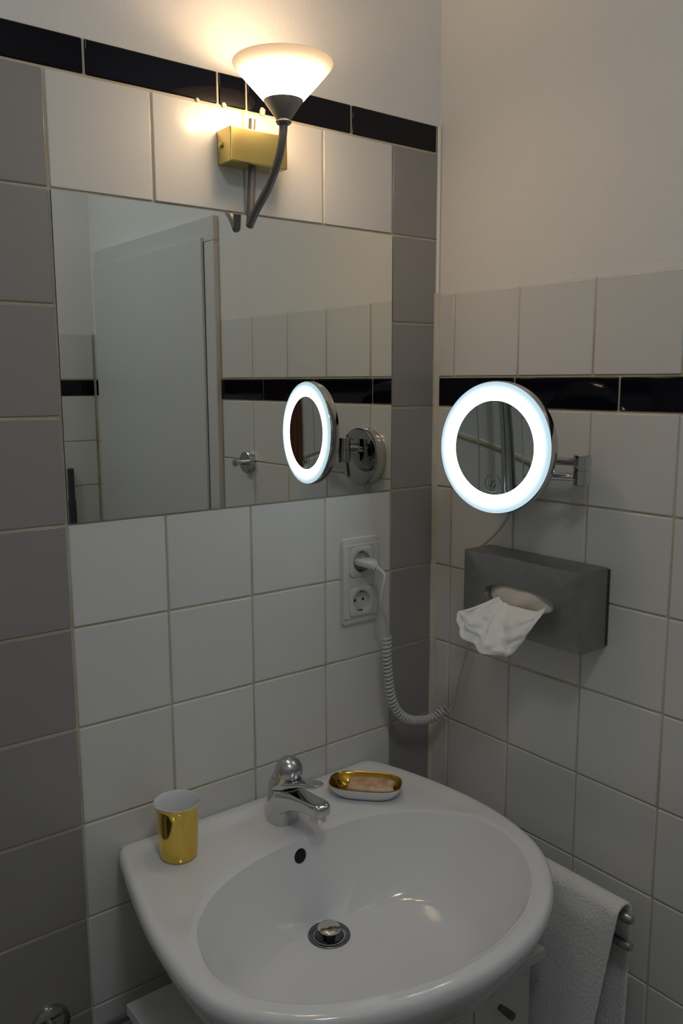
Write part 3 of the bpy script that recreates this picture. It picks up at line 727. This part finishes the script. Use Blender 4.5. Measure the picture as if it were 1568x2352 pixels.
# ---------------------------------------------------------------- vanity cabinet
CX0, CX1, CY0, CY1, CZT = .012, .590, -.400, -.103, .640
vc = thing('vanity_cabinet', 'white cabinet with narrow side doors under the washbasin', 'cabinet', ((CX0+CX1)/2, (CY0+CY1)/2, 0))
def cb(name, a, b, m='lacquer', bev=.0015, parent=vc):
    o = new(name, boxbm(a, b, bev), m); o.data.transform(Matrix.Translation(-vc.location)); o.parent = parent; return o
cb('top_board', (CX0, CY0, CZT-.017), (CX1, CY1, CZT))
cb('side_panel', (CX0+.008, CY0+.022, 0), (CX0+.024, CY1, CZT-.017)); cb('side_panel', (CX1-.024, CY0+.022, 0), (CX1-.008, CY1, CZT-.017))
cb('back_panel', (CX0+.024, CY1-.008, .06), (CX1-.024, CY1, CZT-.017)); cb('plinth', (CX0+.024, CY0+.06, 0), (CX1-.024, CY0+.076, .06))
for a, b, hx in ((CX0+.026, .1575, .102), (.1605, .4415, .400), (.4445, CX1-.026, .5005)):
    d_ = cb('door', (a, CY0+.014, .065), (b, CY0+.032, CZT-.024))
    hz = .571; bm = bmesh.new(); lathe(bm, [(0, -.001), (.0050, -.001), (.0050, .006), (.0062, .009), (.0066, .024), (.0060, .027), (0, .028)], 20, axis((hx, CY0+.014, hz), (0, -1, 0)))
    o = new('knob', bm, 'pewter'); o.data.transform(Matrix.Translation(-vc.location)); o.parent = d_; soft(o)

# ---------------------------------------------------------------- towel rail and towel
RX = .652
tr = thing('towel_rail', 'satin chrome double bar towel rail beside the washbasin', 'towel rail', (RX, 0, .70))
bm = boxbm((RX-.02, -.012, .645), (RX+.02, .001, .755), .003); under(tr, new('wall_plate', bm, 'satin', tr))
for z in (.7215, .6765):
    bm = bmesh.new(); lathe(bm, [(0, 0), (.0072, 0), (.0080, .001), (.0080, .484), (.0083, .486), (.0083, .495), (.0070, .500), (.004, .502), (0, .5025)], 24, axis((RX, -.0115, z), (0, -1, 0))); o = new('bar', bm, 'satin', tr); under(tr, o); soft(o)
def towel():
    rows = []; R0 = .0175
    prof = []                    # (x offset, z offset from bar axis) front flap -> over the bar -> back flap
    for k in range(26): prof.append((-R0-.004-.020*(k/25)**.7*0, None, 1-k/25))
    n_y = 60; ya, yb = -.050, -.4975
    bm = bmesh.new()
    grid = []
    for i in range(n_y+1):
        y = ya+(yb-ya)*i/n_y; col = []
        zt = .7215
        for k in range(30):      # front flap from the bottom up
            s_ = 1-k/30; z = zt - .45*s_
            wav = .0055*math.sin(19*y+2.0)*s_ + .003*math.sin(47*y+s_*3)
            yy = y + .055*s_*((i/n_y))*1.0
            col.append(Vector((RX-R0-.004-.016*s_**.6+wav, yy, z)))
        for k in range(9):
            a = PI-PI*k/8; col.append(Vector((RX+R0*math.cos(a)*1.1, y, zt+R0*math.sin(a)+.001)))
        for k in range(1, 31):
            s_ = k/30; z = zt-.42*s_; wav = .004*math.sin(17*y+.5)*s_
            yy = y + .012*s_*(i/n_y)
            col.append(Vector((RX+R0+.001+.012*s_**.5+wav, yy, z)))
        grid.append(col)
    loft(bm, grid, False, False, closed=False)
    return bm
tw = new('hand_towel', towel(), 'towel', None, True)
sm = tw.modifiers.new('thick', 'SOLIDIFY'); sm.thickness = .006; sm.offset = 0
sb = tw.modifiers.new('sub', 'SUBSURF'); sb.levels = 3; sb.render_levels = 3
tx_ = bpy.data.textures.new('pile', 'CLOUDS'); tx_.noise_scale = .0024; tx_.noise_depth = 1
dm = tw.modifiers.new('pile', 'DISPLACE'); dm.texture = tx_; dm.strength = .0019; dm.mid_level = .5; dm.texture_coords = 'LOCAL'
tag(tw, 'white terry hand towel folded over the chrome towel rail', 'towel')

# ---------------------------------------------------------------- toilet roll holder, left below the basin
hp = thing('paper_holder', 'dark chrome toilet roll holder on the grey tiles below the basin', 'roll holder', (-.066, 0, .583))
bm = bmesh.new(); lathe(bm, [(0, -.001), (.029, -.001), (.0295, .004), (.0275, .009), (.020, .012), (0, .0125)], 40, axis((0, 0, 0), (0, -1, 0))); soft(new('rosette', bm, 'chrome', hp))
bm = bmesh.new(); tube(bm, spline([(0, -.010, 0), (0, -.040, -.001), (.004, -.052, -.002), (.016, -.056, -.003), (.08, -.056, -.003), (.10, -.056, -.003)], 6), .0062, 14); soft(new('bar', bm, 'chrome', hp))

# ---------------------------------------------------------------- things seen only in the mirrors
hk = thing('wall_hook', 'round brushed metal wall hook on the white tiles beside the door', 'hook', (XC, -.675, 1.331))
bm = bmesh.new(); lathe(bm, [(0, -.001), (.0275, -.001), (.028, .003), (.0275, .013), (.026, .0145), (0, .0145)], 40, axis((0, 0, 0), (-1, 0, 0))); soft(new('rosette', bm, 'satin', hk))
bm = bmesh.new(); lathe(bm, [(0, .012), (.0062, .012), (.0055, .030), (.0058, .036), (.0092, .038), (.0098, .042), (.0088, .046), (0, .047)], 24, axis((0, 0, 0), (-1, 0, 0))); soft(new('peg', bm, 'satin', hk))
rb = thing('wall_bar', 'dark grey upright bar on the white tiles opposite the mirror', 'bar', (.612, YF, 1.16))
new('grip', boxbm((-.009, .004, -.30), (.009, .024, .085), .004), 'darkbar', rb)
new('sleeve', boxbm((-.011, .003, -.30), (.011, .026, -.02), .004), 'darkbar', rb)
bm = bmesh.new(); lathe(bm, [(0, -.002), (.007, -.002), (.007, .006), (0, .007)], 20, axis((0, 0, .06), (0, 1, 0))); new('stud', bm, 'satin', rb)
# brown towel on the wall opposite the mirror
def hang():
    bm = bmesh.new(); g = []
    for i in range(31):
        u = i/30; col = []
        for k in range(25):
            v = k/24; col.append(Vector((-.05+.10*u, .016+.008*math.sin(15*u+.6)*(.3+.7*v)+.004*math.sin(37*u), 1.78-.85*v)))
        g.append(col)
    return loft(bm, g, False, False, closed=False)
bt = new('bath_towel', hang(), 'brown', None, True); bt.location = (-.01, YF, 0); sm = bt.modifiers.new('thick', 'SOLIDIFY'); sm.thickness = .006
tag(bt, 'long red brown towel hanging on the wall opposite the mirror', 'towel')
tb = thing('towel_bar', 'short satin chrome bar carrying the red brown towel', 'towel bar', (-.01, YF, 1.785))
bm = bmesh.new(); tube(bm, [(-.08, .018, 0), (.08, .018, 0)], .006, 14); soft(new('bar', bm, 'satin', tb))
for s_ in (-1, 1):
    bm = bmesh.new(); tube(bm, [(s_*.072, -.002, 0), (s_*.072, .018, 0)], .008, 14); soft(new('bracket', bm, 'satin', tb))
# shower on the left wall
SHY = -.715
sh = thing('shower_rail', 'chrome shower riser rail with hand shower on the left wall', 'shower', (XL, SHY, 1.0))
bm = bmesh.new(); tube(bm, [(.045, 0, -.05), (.045, 0, .95)], .010, 16); soft(new('riser', bm, 'chrome', sh))
for z in (-.03, .93):
    bm = bmesh.new(); tube(bm, [(-.001, 0, z), (.045, 0, z)], .012, 16); soft(new('bracket', bm, 'chrome', sh))
bm = bmesh.new(); lathe(bm, [(0, -.025), (.018, -.025), (.018, .025), (0, .025)], 24, Matrix.Translation((.045, 0, .27))); soft(new('slider', bm, 'chrome', sh))
bm = bmesh.new(); tube(bm, spline([(.06, .0, .22), (.075, 0, .30), (.10, 0, .38), (.13, 0, .42)], 6), [.011]*12+[.012]*7, 14); lathe(bm, [(0, -.012), (.035, -.010), (.042, .004), (.03, .016), (0, .02)], 32, axis((.15, 0, .42), (-.6, 0, .8))); soft(new('hand_shower', bm, 'chrome', sh))
bm = bmesh.new(); tube(bm, spline([(.06, 0, .22), (.065, .02, .10), (.07, .05, -.1), (.07, .06, -.25), (.065, .03, -.32), (.05, .0, -.25), (.03, -.02, -.12)], 10), .007, 12); soft(new('hose', bm, 'satin', sh))
bm = bmesh.new(); tube(bm, [(.055, -.13, -.12), (.055, .09, -.12)], .022, 24); soft(new('mixer', bm, 'chrome', sh))
